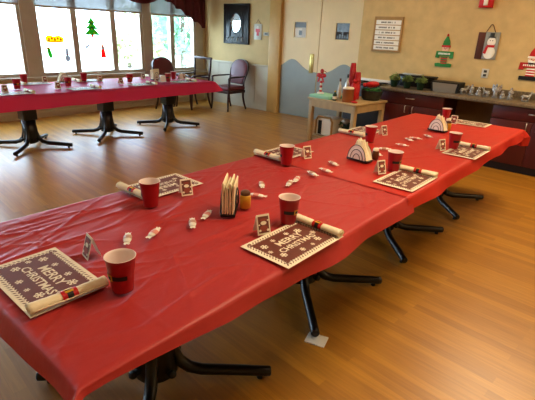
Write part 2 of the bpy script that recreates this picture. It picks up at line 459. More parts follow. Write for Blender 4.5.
cl('snowman_cling', 'pale snowman window cling right of the green one',
   [(ell(0,-.06,.05,.06),0), (ell(0,.03,.036,.04),0), ([(-.03,.065),(.03,.065),(.025,.11),(-.025,.11)],0), ([(-.035,.0),(.035,.0),(.035,.012),(-.035,.012)],1)], ['clingw','clingr'], 3.74, 1.02)
cl('bird_cling', 'small grey bird shaped window cling',
   [([(-.08,-.05),(-.03,-.03),(.03,.0),(.08,.05),(.03,.04),(-.02,.02)],0), ([(-.01,-.01),(.02,-.06),(.035,-.05),(.02,.0)],0)], ['clingw'], 4.12, 1.15)
cl('red_coat_cling', 'red coated figure window cling with white trim',
   [([(-.05,-.11),(.055,-.11),(.03,.04),(-.03,.04)],0), (ell(0,.06,.028,.03),1), ([(-.03,.075),(.03,.075),(.01,.13)],0), ([(-.055,-.115),(.06,-.115),(.06,-.095),(-.055,-.095)],1)], ['clingr','clingw'], 4.42, 1.07)

# ------------------------------------------------------------------ tables
def make_table():
    t = thing('pedestal_table', 'x', 'table')
    MB().box(-.558, .558, -.54, .54, .708, .742, 0, .008).build('tabletop', 'table', t)
    c = MB(); c.box(-.092, .092, -.092, .092, .36, .69, 0, .012); c.box(-.28, .28, -.28, .28, .69, .708, 0, .004)
    c.build('column_sleeve', 'black', t)
    c = MB(); c.lathe([(.06,.05),(.10,.07),(.098,.12),(.092,.2),(.088,.37)], 20); c.ball((0,0,.07), (.03,.03,.035))
    c.build('column', 'black', t)
    for i in range(4):
        a = PI/4+i*PI/2
        mb = MB(); mb.T = Matrix.Rotation(a, 4, 'Z')
        mb.tube([(.060,0,.42),(.066,0,.30),(.075,0,.20),(.10,0,.12),(.15,0,.075),(.21,0,.058),(.35,0,.050),(.50,0,.040),(.53,0,.038),(.537,0,.038)], [.028,.028,.029,.030,.029,.028,.027,.026,.026,.020], 12, flat=(.95, .95))
        l = mb.build('leg', 'black', t)
        g = MB(); g.T = Matrix.Rotation(a, 4, 'Z'); g.lathe([(.014,0),(.015,.006),(.011,.02)], 12, 0, (.485,0,0)); g.build('glide', 'blackp', l)
        kx = MB(); kx.T = Matrix.Rotation(a+PI/4, 4, 'Z'); kx.tube([(.07,0,.11),(.115,0,.11)], .014, 10); kx.ball((.12,0,.11), .02); kx.build('levelling_knob', 'blackp', t)
    return t
tb = make_table()
# tabletop is square-ish: x half .54, y half .558 -> rotate 90 so the long half runs along Y
main = [(.90, 'pedestal table at near end of long row under red cloth'), (2.03, 'second pedestal table from the camera in long red row'), (3.155, 'third pedestal table from the camera in long red row'), (4.28, 'pedestal table of long red row closest to the counter')]
for y, lab in main: place(tb, lab, (-1.386, y, 0), PI/2, 'pedestal tables of the long row')
far = [(2.22, 'leftmost pedestal table of the row under the windows'), (3.31, 'middle pedestal table of the row under the windows'), (4.42, 'right end pedestal table of the row under the windows')]
for y, lab in far: place(tb, lab, (-5.96, y, 0), PI/2, 'pedestal tables by the windows', (.94, 1, 1))

def tablecloth(name, label, x0, x1, y0, y1, ovx, ovy0, ovy1, z, m, hang=('x0','x1','y0','y1'), creX=(), creY=(), seed=0, step=.022, amp=.0035, mult=1.0, flare=.45, nf=0, taper=False):
    """x0..y1: table-top edges the cloth bends over; ov: overhang; a side not in hang ends flat"""
    ex0 = x0-(ovx if 'x0' in hang else 0); ex1 = x1+(ovx if 'x1' in hang else 0)
    ey0 = y0-(ovy0 if 'y0' in hang else 0); ey1 = y1+(ovy1 if 'y1' in hang else 0)
    rnd = random.Random(seed+100); folds = []
    for _ in range(nf):
        a_ = PI/2 + rnd.gauss(.05, .5)
        folds.append((rnd.uniform(x0, x1), rnd.uniform(y0, y1), math.cos(a_), math.sin(a_), rnd.uniform(.10, .40), rnd.uniform(.0045, .010), rnd.uniform(.0025, .006)))
    nx = int((ex1-ex0)/step); ny = int((ey1-ey0)/step)
    mb = MB(); g = []
    def wr(x, y):
        q = Vector((x*3.4+seed*5, y*1.1+.35*math.sin(x*4), seed))
        n1 = noise.noise(q); n2 = noise.noise(Vector((x*7+y*2.2, y*2.0-x*1.2, seed+3)))
        v = amp*(max(0, 1-abs(n1)*7)**1.3*.8 + max(0, 1-abs(n2)*9)**1.3*.5) * (.25+.9*max(0, min(1, .45+1.8*noise.noise(Vector((x*1.3, y*1.1, seed+9))))))
        for (cx, cy, ca, cs, L_, wd, am) in folds:
            du = (x-cx)*ca+(y-cy)*cs
            if abs(du) < L_:
                dv = -(x-cx)*cs+(y-cy)*ca+.02*math.sin(du*6+cx*9)
                if abs(dv) < wd*4: v += am*(1-(du/L_)**2)*math.exp(-(dv/wd)**2)*(1 if dv > 0 else .75)
        for c in creX: v += .0022*math.exp(-((x-c-.006*math.sin(y*3))/.006)**2)
        for c in creY: v += .0022*math.exp(-((y-c-.006*math.sin(x*3))/.006)**2)
        return min(v, .0088)
    r = .014
    for i in range(nx+1):
        row = []
        for j in range(ny+1):
            x = ex0+(ex1-ex0)*i/nx; y = ey0+(ey1-ey0)*j/ny
            dx = max(x0-x, x-x1, 0) if ((x < x0 and 'x0' in hang) or (x > x1 and 'x1' in hang)) else 0
            dy = max(y0-y, y-y1, 0) if ((y < y0 and 'y0' in hang) or (y > y1 and 'y1' in hang)) else 0
            sx = -1 if x < x0 else 1; sy = -1 if y < y0 else 1
            px = min(max(x, x0), x1) if dx else x; py = min(max(y, y0), y1) if dy else y
            zz = z+wr(x, y)
            if dx or dy:
                d = max(dx, dy); mn = min(dx, dy)
                a = min(d/r, PI/2); out = r*math.sin(a) if a < PI/2 else r
                drop = r*(1-math.cos(a)) if a < PI/2 else r + (d-r*PI/2)
                if taper and dx: drop *= .30+.70*max(0, min(1, (y-y0-.05)/.9))
                k = drop/max(ovx, .1)
                w = .014*k*noise.noise(Vector((x*5, y*5, seed+21))) + .010*k*math.sin((y if dx else x)*9+seed) + .03*k
                if dx and dy:
                    ang = mn*flare
                    px += sx*(out*(dx/d)**.5+ang); py += sy*(out*(dy/d)**.5+ang)
                    px += sx*w*dx/d; py += sy*w*dy/d
                    zz = z - drop*(1-.12*mn/d)
                elif dx: px += sx*(out+w); zz = z-drop
                else: py += sy*(out+w); zz = z-drop
                zz += .012*k*noise.noise(Vector((x*3, y*3, seed+31)))
            row.append(mb._v((px, py, zz)))
        g.append(row)
    for i in range(nx):
        for j in range(ny): mb.face([g[i][j], g[i+1][j], g[i+1][j+1], g[i][j+1]], 0, True)
    o = mb.build(name, m, recalc=False)
    return tag(o, label, 'tablecloth')
tablecloth('tablecloth', 'dull red plastic tablecloth over the near half of the long row', -1.93, -.842, .335, 2.205, .092, .075, 0, .7435, 'clothA', ('x0','x1','y0'),
           creX=(-1.79, -1.585, -1.2), creY=(.607, 1.32, 2.0), seed=1, amp=.0035, step=.0082, nf=110, taper=True)
tablecloth('tablecloth', 'bright red plastic tablecloth over the long row end beside the counter', -1.935, -.836, 2.15, 4.85, .09, 0, .19, .7490, 'clothB', ('x0','x1','y1'),
           creX=(-1.40,), creY=(3.08, 3.9), seed=4, amp=.0025, step=.0135, nf=36)
tablecloth('tablecloth', 'pinkish red plastic tablecloth on the table row under the windows', -6.51, -5.42, 1.66, 4.965, .175, .175, .16, .7445, 'clothC', ('x0','x1','y0','y1'), creX=(-5.9,), creY=(2.6, 3.5), seed=8, amp=.003, step=.03)

# ------------------------------------------------------------------ place-setting prototypes
ZT = .7540
def arc_band(mb, r0, r1, z0, z1, a0, a1, n=14, mi=0, off=.0008):
    def rad(z): return r0+(r1-r0)*(z)/.122+off
    pv = None
    for i in range(n+1):
        a = a0+(a1-a0)*i/n
        cur = [mb._v((rad(z)*math.cos(a), rad(z)*math.sin(a), z)) for z in (z0, z1)]
        if pv: mb.face([pv[0], cur[0], cur[1], pv[1]], mi, True)
        pv = cur
def make_cup():
    t = thing('plastic_cup', 'x', 'cup')
    mb = MB()
    mb.lathe([(.001,.004),(.031,.004),(.033,0),(.034,.002),(.0365,.03),(.0395,.062),(.0405,.064),(.0445,.10),(.047,.118),(.0492,.119),(.0495,.122),(.0475,.123),(.0455,.116),(.038,.055),(.032,.008),(.001,.006)], 28, cap=False,
             mis=[0]*10+[1]*5)
    mb.build('cup_body', ['cup','cupin'], t, recalc=True)
    b = MB(); arc_band(b, .034, .0475, .052, .068, -PI/2-1.45, -PI/2+1.45, 18); b.build('belt_print', 'blackp', t, recalc=False)['label'] = 'black belt printed on cup'
    k = MB(); arc_band(k, .034, .0475, .048, .072, -PI/2-.30, -PI/2+.30, 6, 0, .0014); arc_band(k, .034, .0475, .054, .066, -PI/2-.17, -PI/2+.17, 4, 1, .002)
    k.build('buckle_print', ['gold','blackp'], t, recalc=False)['label'] = 'gold belt buckle printed on cup'
    return t
def make_mat():
    t = thing('placemat', 'x', 'placemat')
    W, Hh = .1875, .121
    mb = MB(); mb.box(-W, W, -Hh, Hh, 0, .0016)
    mb.box(-W+.034, W-.034, -Hh+.031, Hh-.031, .0016, .0020, 1)
    random.seed(3)
    def leaf(x, y, a, L_, w):
        c, s = math.cos(a), math.sin(a)
        q = [(-L_,0),(0,-w),(L_,0),(0,w)]
        mb.flat([(x+c*u-s*v, y+s*u+c*v, .00195+random.random()*.0002) for u, v in q], 1)
    for sgn in (-1, 1):
        for i in range(23):
            x = -W+.022+(2*W-.044)*i/22
            for dd in (-.006, .006): leaf(x+dd*.4, sgn*(Hh-.023)+dd, (.8 if dd > 0 else -.8)*sgn+.4*(i % 2), .0082, .0030)
            leaf(x+.006, sgn*(Hh-.030), 1.2*(-1)**i, .007, .0032)
        for i in range(15):
            y = -Hh+.022+(2*Hh-.044)*i/14
            for dd in (-.006, .006): leaf(sgn*(W-.025)+dd, y+dd*.4, 1.57+(.8 if dd > 0 else -.8), .0082, .0030)
            leaf(sgn*(W-.033), y+.008, .4*(-1)**i, .008, .004)
    for (x, y, s) in ((-.125,.05,.017),(-.06,.062,.012),(.03,.065,.013),(.09,.05,.018),(-.12,-.045,.016),(.125,-.005,.014),(.09,-.055,.017),(-.03,-.068,.013),(-.14,.005,.011),(.035,-.07,.01)):
        for q in range(3):
            a = q*PI/3+.2; c, sn = math.cos(a), math.sin(a)
            w = s*.13
            mb.flat([(x-c*s+sn*w, y-sn*s-c*w, .0023), (x+c*s+sn*w, y+sn*s-c*w, .0023), (x+c*s-sn*w, y+sn*s+c*w, .0023), (x-c*s-sn*w, y-sn*s+c*w, .0023)])
            for e in (-1, 1):
                px, py = x+e*c*s*.72, y+e*sn*s*.72; v = s*.3
                mb.flat([(px-sn*v-c*w, py+c*v-sn*w, .00232), (px+sn*v-c*w, py-c*v-sn*w, .00232), (px+sn*v+c*w, py-c*v+sn*w, .00232), (px-sn*v+c*w, py+c*v+sn*w, .00232)])
    mb.build('paper_sheet', ['cream','brown'], t, recalc=False)
    mb = MB()
    mb.text('MERRY', .050, 0, Matrix.Translation((0, .024, .0024)))
    mb.text('CHRISTMAS', .042, 0, Matrix.Translation((0, -.022, .0024)))
    mb.build('lettering', 'cream', t, recalc=False)['label'] = 'cream words MERRY CHRISTMAS printed on the mat'
    return t
def make_roll():
    t = thing('napkin_roll', 'x', 'napkin')
    mb = MB(); R = .0178
    n = 22; pts = [(0, -.118+.236*i/n, R*.9) for i in range(n+1)]
    rs = [R*(.86+.18*abs(i/n-.5)*2 + .03*math.sin(i*2.1)) for i in range(n+1)]
    mb.tube(pts, rs, 16, 0, True, (1.12, .86))
    for e in (-1, 1):   # spiral fold edge at the ends
        mb.tube([(.010*math.cos(k*.7)*(1-k/14), e*.1185, R*.9+.010*math.sin(k*.7)*(1-k/14)) for k in range(12)], .0018, 5)
    mb.tube([(.0205, -.118+.236*i/10, R*.75+.001*math.sin(i)) for i in range(11)], .0022, 6)
    mb.build('rolled_napkin', 'roll', t)
    def ring(y0, y1, add, mats, name, lab, a0=0, a1=2*PI, mi=0):
        b = MB(); pv = None; n = 20
        for i in range(n+1):
            a = a0+(a1-a0)*i/n
            cur = [b._v((1.12*(R*.93+add)*math.cos(a), y, R*.9+.86*(R*.93+add)*math.sin(a))) for y in (y0, y1)]
            if pv: b.face([pv[0], cur[0], cur[1], pv[1]], 0, True)
            pv = cur
        o = b.build(name, mats, t, recalc=False); o['label'] = lab
    ring(-.024, .024, .0012, 'red', 'paper_band', 'red paper band')
    ring(-.009, .009, .0020, 'blackp', 'belt', 'black belt on the band')
    ring(-.013, .013, .0026, 'gold', 'buckle', 'gold buckle on the band', PI/2-.55, PI/2-.12)
    ring(-.013, .013, .0026, 'gold', 'buckle', 'gold buckle on the band', PI/2+.12, PI/2+.55)
    return t
def make_card():
    t = thing('tent_card', 'x', 'card')
    W, Hh, D = .030, .082, .026
    for s, nm in ((-1, 'front_panel'), (1, 'back_panel')):
        mb = MB()
        mb.poly([(-W, s*D, 0), (W, s*D, 0), (W, s*.001, Hh), (-W, s*.001, Hh)], (0, -s*.0009, .0003))
        p = mb.build(nm, 'cream', t)
        e = Vector((0, s*D, 0)); up = (Vector((0, s*.001, Hh))-e); nrm = Vector((0, s*Hh, D)).normalized()*.0012
        def q(u, v): return tuple(Vector((u, 0, 0))+e+up*v+nrm)
        mb = MB(); mb.flat([q(-W*.8, .09), q(W*.8, .09), q(W*.8, .91), q(-W*.8, .91)], 0)
        def q2(u, v): return tuple(Vector((u, 0, 0))+e+up*v+nrm*1.5)
        for (u, v, a, b_, mi) in ((0,.32,.018,.15,1),(0,.58,.014,.10,2),(0,.74,.016,.07,1),(-.018,.22,.006,.06,2),(.018,.22,.006,.06,2),(.02,.7,.004,.04,2),(-.02,.5,.004,.04,2)):
            mb.flat([q2(u+a*math.cos(k*PI/5), v+b_*math.sin(k*PI/5)) for k in range(10)], mi)
        mb.build('printed_picture', ['brown','cardr','cream'], p, recalc=False)
    return t
def make_candy(k):
    t = thing('wrapped_candy', 'x', 'candy')
    mb = MB(); n = 10
    mb.tube([(-.024+.048*i/n, 0, .006) for i in range(n+1)], [.006+.004*math.sin(PI*i/n)**.5 for i in range(n+1)], 10, 0, True, (1.15, .6))
    mb.build('wrapper', 'white', t)
    mb = MB()
    mb.tube([(-.012+.020*i/4, 0, .0061) for i in range(5)], [.0103]*5, 10, 0, False, (1.15, .62)); mb.build('printed_stripe', 'candyr' if k else 'candyb', t, recalc=False)
    for s in (-1, 1):
        b = MB()
        c = [b._v((s*.0235, -.0065+.00325*i, .006)) for i in range(5)]; d = [b._v((s*.037, -.009+.0045*i, .006+.0015*(-1)**i)) for i in range(5)]
        for i in range(4): b.face([c[i], c[i+1], d[i+1], d[i]])
        b.build('crimped_end', 'white', t, recalc=False)
    return t
def make_holder():
    t = thing('napkin_holder', 'x', 'napkin holder')
    mb = MB(); mb.box(-.075, .075, -.032, .032, 0, .012, 0, .003)
    for (x, y) in ((-.065,-.027),(.065,-.027),(-.065,.027),(.065,.027)): mb.ball((x,y,.004), .006)
    mb.build('base', 'black', t)
    for s in (-1, 1):
        b = MB()
        for rr in (.064, .044, .024):
            b.tube([(rr*math.cos(PI*i/16), s*.0355, .012+rr*1.35*math.sin(PI*i/16)) for i in range(17)], .0019, 6)
        b.build('arched_wire_side', 'ink', t)
        MB().poly([(.064*math.cos(PI*i/16), s*.0345, .012+.064*1.35*math.sin(PI*i/16)) for i in range(17)], (0, -s*.001, 0)).build('white_side_panel', 'white', t)
    nb = MB()
    for i in range(9):
        y = -.026+.0065*i; w = .070; h = .118+.010*math.sin(i*2.3); sk = .006*math.sin(i*1.7)
        nb.poly([(-w, y, .014), (w, y, .014), (.028+sk, y, h*.72), (.016+sk, y, h), (sk, y, h-.012), (-.014+sk, y, h+.008), (-.03+sk, y, h*.72)], (0, .0055, 0))
    nb.build('napkin_stack', 'roll', t)['label'] = 'stack of folded cream napkins'
    return t
def make_holder_loose():
    """napkins folded in soft loops, seen from the end"""
    t = thing('napkin_holder', 'x', 'napkin holder')
    mb = MB(); mb.box(-.07, .07, -.032, .032, 0, .012, 0, .003); mb.build('base', 'black', t)
    for s in (-1, 1):
        b = MB()
        for rr in (.062, .040): b.tube([(rr*math.cos(PI*i/16), s*.032, .012+rr*1.35*math.sin(PI*i/16)) for i in range(17)], .0026, 6)
        b.build('arched_wire_side', 'black', t)
    nb = MB()
    for i in range(5):
        y = -.021+.0105*i; hh = .125+.012*math.cos(i*1.9); lean = .004*math.sin(i*2.0)
        pts = []
        for k in range(15):
            a = 2*PI*k/14
        prof = [(y-.003, .014), (y-.0045+lean*.4, hh*.5), (y-.004+lean, hh-.006), (y+lean, hh), (y+.004+lean, hh-.006), (y+.0045+lean*.4, hh*.5), (y+.003, .014)]
        nb.poly([(-.072, a_, b_) for a_, b_ in prof], (.144, 0, 0))
    nb.build('napkin_stack', 'roll', t)['label'] = 'stack of cream napkins folded in loops'
    return t
def make_shaker(body):
    t = thing('shaker', 'x', 'shaker')
    MB().lathe([(.020,0),(.0235,.003),(.0235,.05),(.022,.058),(.019,.062)], 20).build('body', body, t)
    MB().lathe([(.0195,.060),(.0205,.062),(.0205,.072),(.016,.078),(.004,.080)], 20).build('lid', 'cream' if body != 'yellow' else 'brownsh', t)
    return t
cup, pm, roll, card = make_cup(), make_mat(), make_roll(), make_card()
candies = [make_candy(0), make_candy(1)]
hold, hold2, shy, shb = make_holder(), make_holder_loose(), make_shaker('yellow'), make_shaker('brownsh')

R90 = PI/2
seats = [  # description, mat centre, angle, cup, card, card angle
 ('at near end of long table', (-1.352, .475), 0, (-1.113, .619), (-1.385, .66), -.15),
 ('at nearest window side seat of long table', (-1.835, 1.30), -R90, (-1.646, 1.099), (-1.652, 1.315), -R90-.35),
 ('at nearest open floor side seat of long table', (-.930, 1.286), R90, (-1.066, 1.420), (-1.080, 1.258), R90-.4),
 ('at middle window side seat of long table', (-1.82, 2.33), -R90, (-1.638, 2.122), (-1.642, 2.345), -R90-.35),
 ('at middle open floor side seat of long table', (-.955, 2.416), R90, (-1.096, 2.538), (-1.128, 2.415), R90-.4),
 ('at far window side seat of long table', (-1.82, 3.42), -R90, (-1.589, 3.138), (-1.63, 3.45), -R90-.35),
 ('at far open floor side seat of long table', (-.922, 3.42), R90, (-1.034, 3.455), (-1.085, 3.325), R90-.4),
 ('at counter end of long table', (-1.30, 4.70), PI, (-1.521, 4.634), (-1.40, 4.53), PI+.2),
]
for d, mc, a, cp, cd, ca in seats:
    z1 = ZT+.0025 if mc[1] > 2.15 else ZT
    place(pm, 'printed brown and cream paper placemat ' + d, (mc[0], mc[1], z1), a, 'printed placemats on the long table')
    rx = .174; jit = random.uniform(-.06, .06)
    place(roll, 'rolled cream napkin with red band ' + d, (mc[0]+rx*math.cos(a), mc[1]+rx*math.sin(a), z1+.0025), a+jit-(.05 if a == 0 else 0), 'rolled napkins on the long table')
    place(cup, 'red plastic cup with black belt print ' + d, (cp[0], cp[1], z1), a, 'red cups on the long table')
    place(card, 'small folded tent card with festive picture ' + d, (cd[0], cd[1], z1), ca, 'tent cards on the long table')

cand = [(-1.403,0.82,-0.62,'beside the near end cup rim on the long table'),
 (-1.375,0.924,2.07,'second from the near end, lying flat on bare cloth'),
 (-1.34,1.098,-0.66,'third from the near end, left of the loop folded napkins'),
 (-1.367,1.204,2.1,'just in front of the loop folded napkin holder'),
 (-1.469,1.695,-0.76,'alone on the window side past the yellow shaker'),
 (-1.377,1.555,0.37,'just beyond the yellow shaker by the loop folded napkins'),
 (-1.381,1.829,2.04,'nearer one of the pair in mid table'),
 (-1.396,1.916,2.01,'farther one of the pair in mid table'),
 (-1.397,2.074,-0.34,'lying where the two red cloths meet'),
 (-1.373,2.182,-0.16,'just past the seam of the two red cloths'),
 (-1.426,2.348,-0.39,'close to the arched napkin holder on window side'),
 (-1.341,2.8,-0.61,'just beyond the brown shaker in mid table'),
 (-1.38,2.974,0.57,'between the middle and far napkin holders, nearest'),
 (-1.34,3.199,0.09,'long way past the brown shaker, left of the far tent card'),
 (-1.385,3.429,-0.51,'second from the far napkin holder, window side'),
 (-1.366,3.52,0.14,'third in the line leading to far napkin holder'),
 (-1.33,3.694,-0.57,'closest to the far triangular napkin holder')]
for i, (x, y, a, d) in enumerate(cand):
    place(candies[i % 2], 'small white wrapped candy ' + d, (x, y, ZT+(.003 if y > 2.15 else 0)), a, 'wrapped candies on the long table', (1.42,)*3)
place(hold2, 'napkin holder with cream napkins folded in loops, near middle of long table', (-1.335, 1.318, ZT), -PI/4-.12, 'napkin holders', (1.05, 1.05, 1.22))
place(shy, 'mustard yellow shaker behind the loop folded napkins', (-1.318, 1.405, ZT), 0, 'shakers', (1.15, 1.15, 1.1))
place(hold, 'white arched wire napkin holder with triangular napkins, mid long table', (-1.362, 2.575, ZT+.003), -.1, 'napkin holders', (1.12,)*3)
place(shb, 'brown shaker right of the arched wire napkin holder', (-1.30, 2.68, ZT+.003), 0, 'shakers')
place(hold, 'napkin holder with triangular napkins at far part of long table', (-1.371, 4.025, ZT+.003), -.15, 'napkin holders')
s3 = place(shy, 'yellow shaker beside the far triangular napkin holder', (-1.318, 4.13, ZT+.003), 0, 'shakers')

# far row settings
front = [(1.98, 'front left'), (2.82, 'second front'), (3.70, 'third front'), (4.45, 'right end front')]
back = [(2.52, 'rear left'), (3.28, 'middle rear'), (4.55, 'right end rear')]
for y, d in front:
    place(pm, 'printed placemat at %s seat of the window table row' % d, (-5.57, y, ZT), R90, 'placemats on the window table row')
for y, d in back:
    place(pm, 'printed placemat at the %s seat of the window table row' % d, (-6.36, y, ZT), -R90, 'placemats on the window table row')
for x, y, d, a in [(-5.922,2.139,'front left',R90), (-6.42,2.421,'rear left, beside the wide window post',-R90), (-5.851,2.748,'second front, before the cream napkin holder',R90), (-6.273,3.189,'middle rear, below the pane with tree cling',-R90), (-5.874,3.693,'third front',R90), (-5.70,4.258,'right end front, beside white folded napkin',R90), (-5.90,4.518,'right end rear, farthest right',-R90)]:
    place(cup, 'red plastic cup on window table row, ' + d, (x, y, ZT), a, 'red cups on the window table row')
for x, y, d, a in [(-5.73,1.93,'at the left picture edge',R90), (-6.42,2.69,'between the rear cups, below banner cling',-R90), (-5.722,2.549,'left of the second front cup',R90), (-6.216,3.404,'right of the middle rear cup',-R90), (-5.79,3.49,'left of the third front cup',R90), (-6.20,4.14,'behind the third front cup, near the window',-R90), (-5.78,4.10,'beside the right hand napkin holder',R90), (-5.869,4.70,'at the far right of the row',-R90)]:
    place(card, 'small tent card on window table row, ' + d, (x, y, ZT), a, 'tent cards on the window table row')
place(hold, 'cream napkin holder behind a red cup at left of window table row', (-6.30, 2.90, ZT), R90, 'napkin holders')
place(hold2, 'cream napkin holder at right of window table row', (-5.96, 4.20, ZT), R90+.3, 'napkin holders')
for y, d, x in [(2.14,'on the front left placemat',-5.57), (2.98,'on the second front placemat',-5.57), (3.86,'on the third front placemat',-5.57), (4.61,'on the right end front placemat',-5.57), (2.36,'on the rear left placemat',-6.36), (3.12,'on the middle rear placemat',-6.36), (4.39,'on the right end rear placemat',-6.36)]:
    place(roll, 'rolled cream napkin %s of window table row' % d, (x, y, ZT+.0025), R90, 'rolled napkins on the window table row')
# folded white napkins standing open on the far row
def napkin_fold(label, x, y, a):
    mb = MB(); mb.poly([(-.05,.0,0),(.05,.0,0),(.045,.012,.095),(-.045,.012,.095)], (0,.002,0)); mb.poly([(-.05,.05,0),(.05,.05,0),(.045,.016,.095),(-.045,.016,.095)], (0,-.002,0))
    o = mb.build('folded_napkin', 'white'); o.location = (x, y, ZT); o.rotation_euler = (0,0,a); tag(o, label, 'napkin', 'standing folded napkins')
napkin_fold('white folded napkin standing left of the right end front cup', -5.66, 4.14, R90)
napkin_fold('white folded napkin standing on far right of window table row', -5.82, 4.62, R90+.4)

# white pad under a table foot
def pad():
    mb = MB(); mb.T = Matrix.Rotation(.3, 4, 'Z')
    mb.box(-.055, .055, -.045, .045, .0005, .004); mb.poly([(-.055,-.045,.004),(.02,-.045,.004),(-.055,.03,.004)], (0,0,.002))
    o = mb.build('folded_paper_pad', 'white'); o.location = (-1.0, 1.655, 0); tag(o, 'white folded paper wedged under a black table foot', 'paper')
pad()

# ------------------------------------------------------------------ armchairs
def armchair(name, label, loc, rz, openback=False):
    t = thing(name, label, 'chair', loc, rz)
    # faces -Y locally
    mb = MB(); mb.box(-.25, .25, -.25, .24, .40, .475, 0, .03, 4); mb.build('seat', 'maroon', t)
    mb = MB()
    mb.box(-.25, .25, -.245, -.215, .345, .40, 0, .005); mb.box(-.25, .25, .205, .235, .345, .40, 0, .005)
    mb.box(-.25, -.22, -.22, .21, .345, .40, 0, .005); mb.box(.22, .25, -.22, .21, .345, .40, 0, .005)
    mb.build('seat_frame', 'darkwood', t)
    for s in (-1, 1):
        MB().tube([(s*.235,-.225,.64),(s*.237,-.225,.50),(s*.238,-.228,.38),(s*.230,-.238,.18),(s*.240,-.245,.05),(s*.246,-.255,0)], [.017,.019,.024,.020,.016,.019], 10).build('leg', 'darkwood', t)
        MB().tube([(s*.205,.215,.42),(s*.21,.215,.25),(s*.215,.245,.12),(s*.222,.29,0)], [.022,.021,.019,.017], 10).build('leg', 'darkwood', t)
        MB().tube([(s*.235,-.235,.632),(s*.245,-.20,.655),(s*.25,-.05,.662),(s*.245,.10,.660),(s*.225,.235,.665)], [.016,.021,.02,.019,.016], 10, 0, True, (1.25, .8)).build('arm', 'darkwood', t)
    if not openback:
        # rounded shield back, raked
        def bk(u, v):
            return (u, .215+.13*(v-.47)/.5, v)
        outline = []
        n = 28
        for i in range(n+1):
            a = PI*i/n
            outline.append((-.235*math.cos(a)*(1 if True else 1), .80+.185*math.sin(a)**.8))
        lower = [(.215, .68), (.185, .56), (.165, .50), (-.165, .50), (-.185, .56), (-.215, .68)]
        pts = [bk(u, v) for u, v in outline+lower]
        b = MB(); b.poly(pts, (0, .05, .0))
        b.build('backrest_shell', 'darkwood', t)
        # cushions bulge front and rear
        c = MB()
        for yo in (-.006, .057):
            rings = []
            for f_ in (.93, .86, .6, .3):
                rings.append([c._v(Vector(bk(u*f_, .735+(v-.735)*f_))+Vector((0, yo + (-1 if yo < 0 else 1)*.028*(1-f_**3), 0))) for u, v in outline+lower])
            base = [c._v(Vector(bk(u*.95, .735+(v-.735)*.95))+Vector((0, yo+(.012 if yo < 0 else -.012), 0))) for u, v in outline+lower]
            rings = [base]+rings
            for k_ in range(len(rings)-1):
                for i in range(len(base)):
                    j = (i+1) % len(base); c.face([rings[k_][i], rings[k_][j], rings[k_+1][j], rings[k_+1][i]], 0, True)
            c.face(rings[-1], 0, True)
        c.build('back_cushion', 'maroon', t)
        for s in (-1, 1):
            MB().tube([(s*.205,.22,.42),(s*.205,.235,.55),(s*.228,.285,.72),(s*.24,.315,.80)], [.022,.02,.018,.014], 10).build('back_post', 'darkwood', t)
    else:
        for s in (-1, 1):
            MB().tube([(s*.205,.22,.42),(s*.225,.235,.60),(s*.24,.26,.80),(s*.245,.27,.985)], [.022,.021,.021,.02], 10).build('back_post', 'darkwood', t)
        MB().box(-.275, .275, .252, .292, .955, 1.0, 0, .01).build('top_rail', 'darkwood', t)
        MB().box(-.235, .235, .232, .258, .58, .62, 0, .006).build('lower_rail', 'darkwood', t)
    return t
armchair('upholstered_armchair', 'maroon upholstered armchair against cream wall below the dark framed mirror', (-6.53, 6.38, 0), .0)
armchair('open_back_armchair', 'dark wooden armchair with open frame back in the corner by windows', (-7.13, 5.95, 0), .0, True)
armchair('upholstered_armchair', 'maroon round backed armchair between the window and table row', (-7.10, 5.42, 0), R90)

# ------------------------------------------------------------------ wall pieces on the back wall
t = thing('framed_mirror', 'dark lacquered wall board with oval mirror above the maroon armchair', 'mirror', (-6.80, YB, 1.655))
mb = MB(); mb.box(-.36, .36, -.03, -.001, -.385, .385, 0, .006); mb.build('board', 'blackgl', t)
mb = MB()
for (a, b, c, d) in ((-.36,-.33,-.385,.385),(.33,.36,-.385,.385),(-.33,.33,.355,.385),(-.33,.33,-.385,-.355),(-.20,-.17,-.24,.22),(.17,.20,-.24,.22)): mb.box(a, b, -.045, -.028, c, d, 0, .004)
mb.build('frame', 'blackp', t)
mb = MB(); mb.poly([(.15*math.cos(2*PI*i/32)-.01, -.034, .02+.185*math.sin(2*PI*i/32)) for i in range(32)], (0, .006, 0)); mb.build('oval_mirror', 'mirror', t)
mb = MB(); mb.tube([(.155*math.cos(2*PI*i/32)-.01, -.035, .02+.19*math.sin(2*PI*i/32)) for i in range(33)], .012, 8, 0, False); mb.build('oval_rim', 'blackp', t)
for x in (-.22, -.08, .07, .2):
    MB().tube([(x,-.03,-.26),(x,-.06,-.27),(x,-.075,-.30),(x,-.06,-.325)], .01, 8).build('coat_hook', 'steel', t)
t = thing('hanging_sign', 'small pale hanging sign with red figure right of the dark mirror', 'sign', (-6.205, YB, 1.38))
mb = MB(); mb.box(-.10, .10, -.018, -.001, 0, .29, 0, .003); mb.build('board', 'plate', t)
mb = MB(); mb.box(-.055, .055, -.022, -.017, .14, .2, 0); mb.box(-.03, .03, -.022, -.017, .07, .14, 0); mb.ball((0,-.02,.225), (.03,.006,.03), 1); mb.build('painted_figure', ['red','white'], t)
MB().tube([(-.07,-.01,.285),(0,-.012,.37),(.07,-.01,.285)], .004, 6).build('string', 'brownwood', t)
t = thing('thermostat', 'small pale thermostat on wall left of double doors', 'thermostat', (-5.97, YB, 1.49))
MB().box(-.075, .075, -.03, -.001, -.03, .035, 0, .006).build('case', 'plate', t); MB().box(-.04, .04, -.032, -.029, -.012, .018).build('dial_window', 'darkgrey', t)

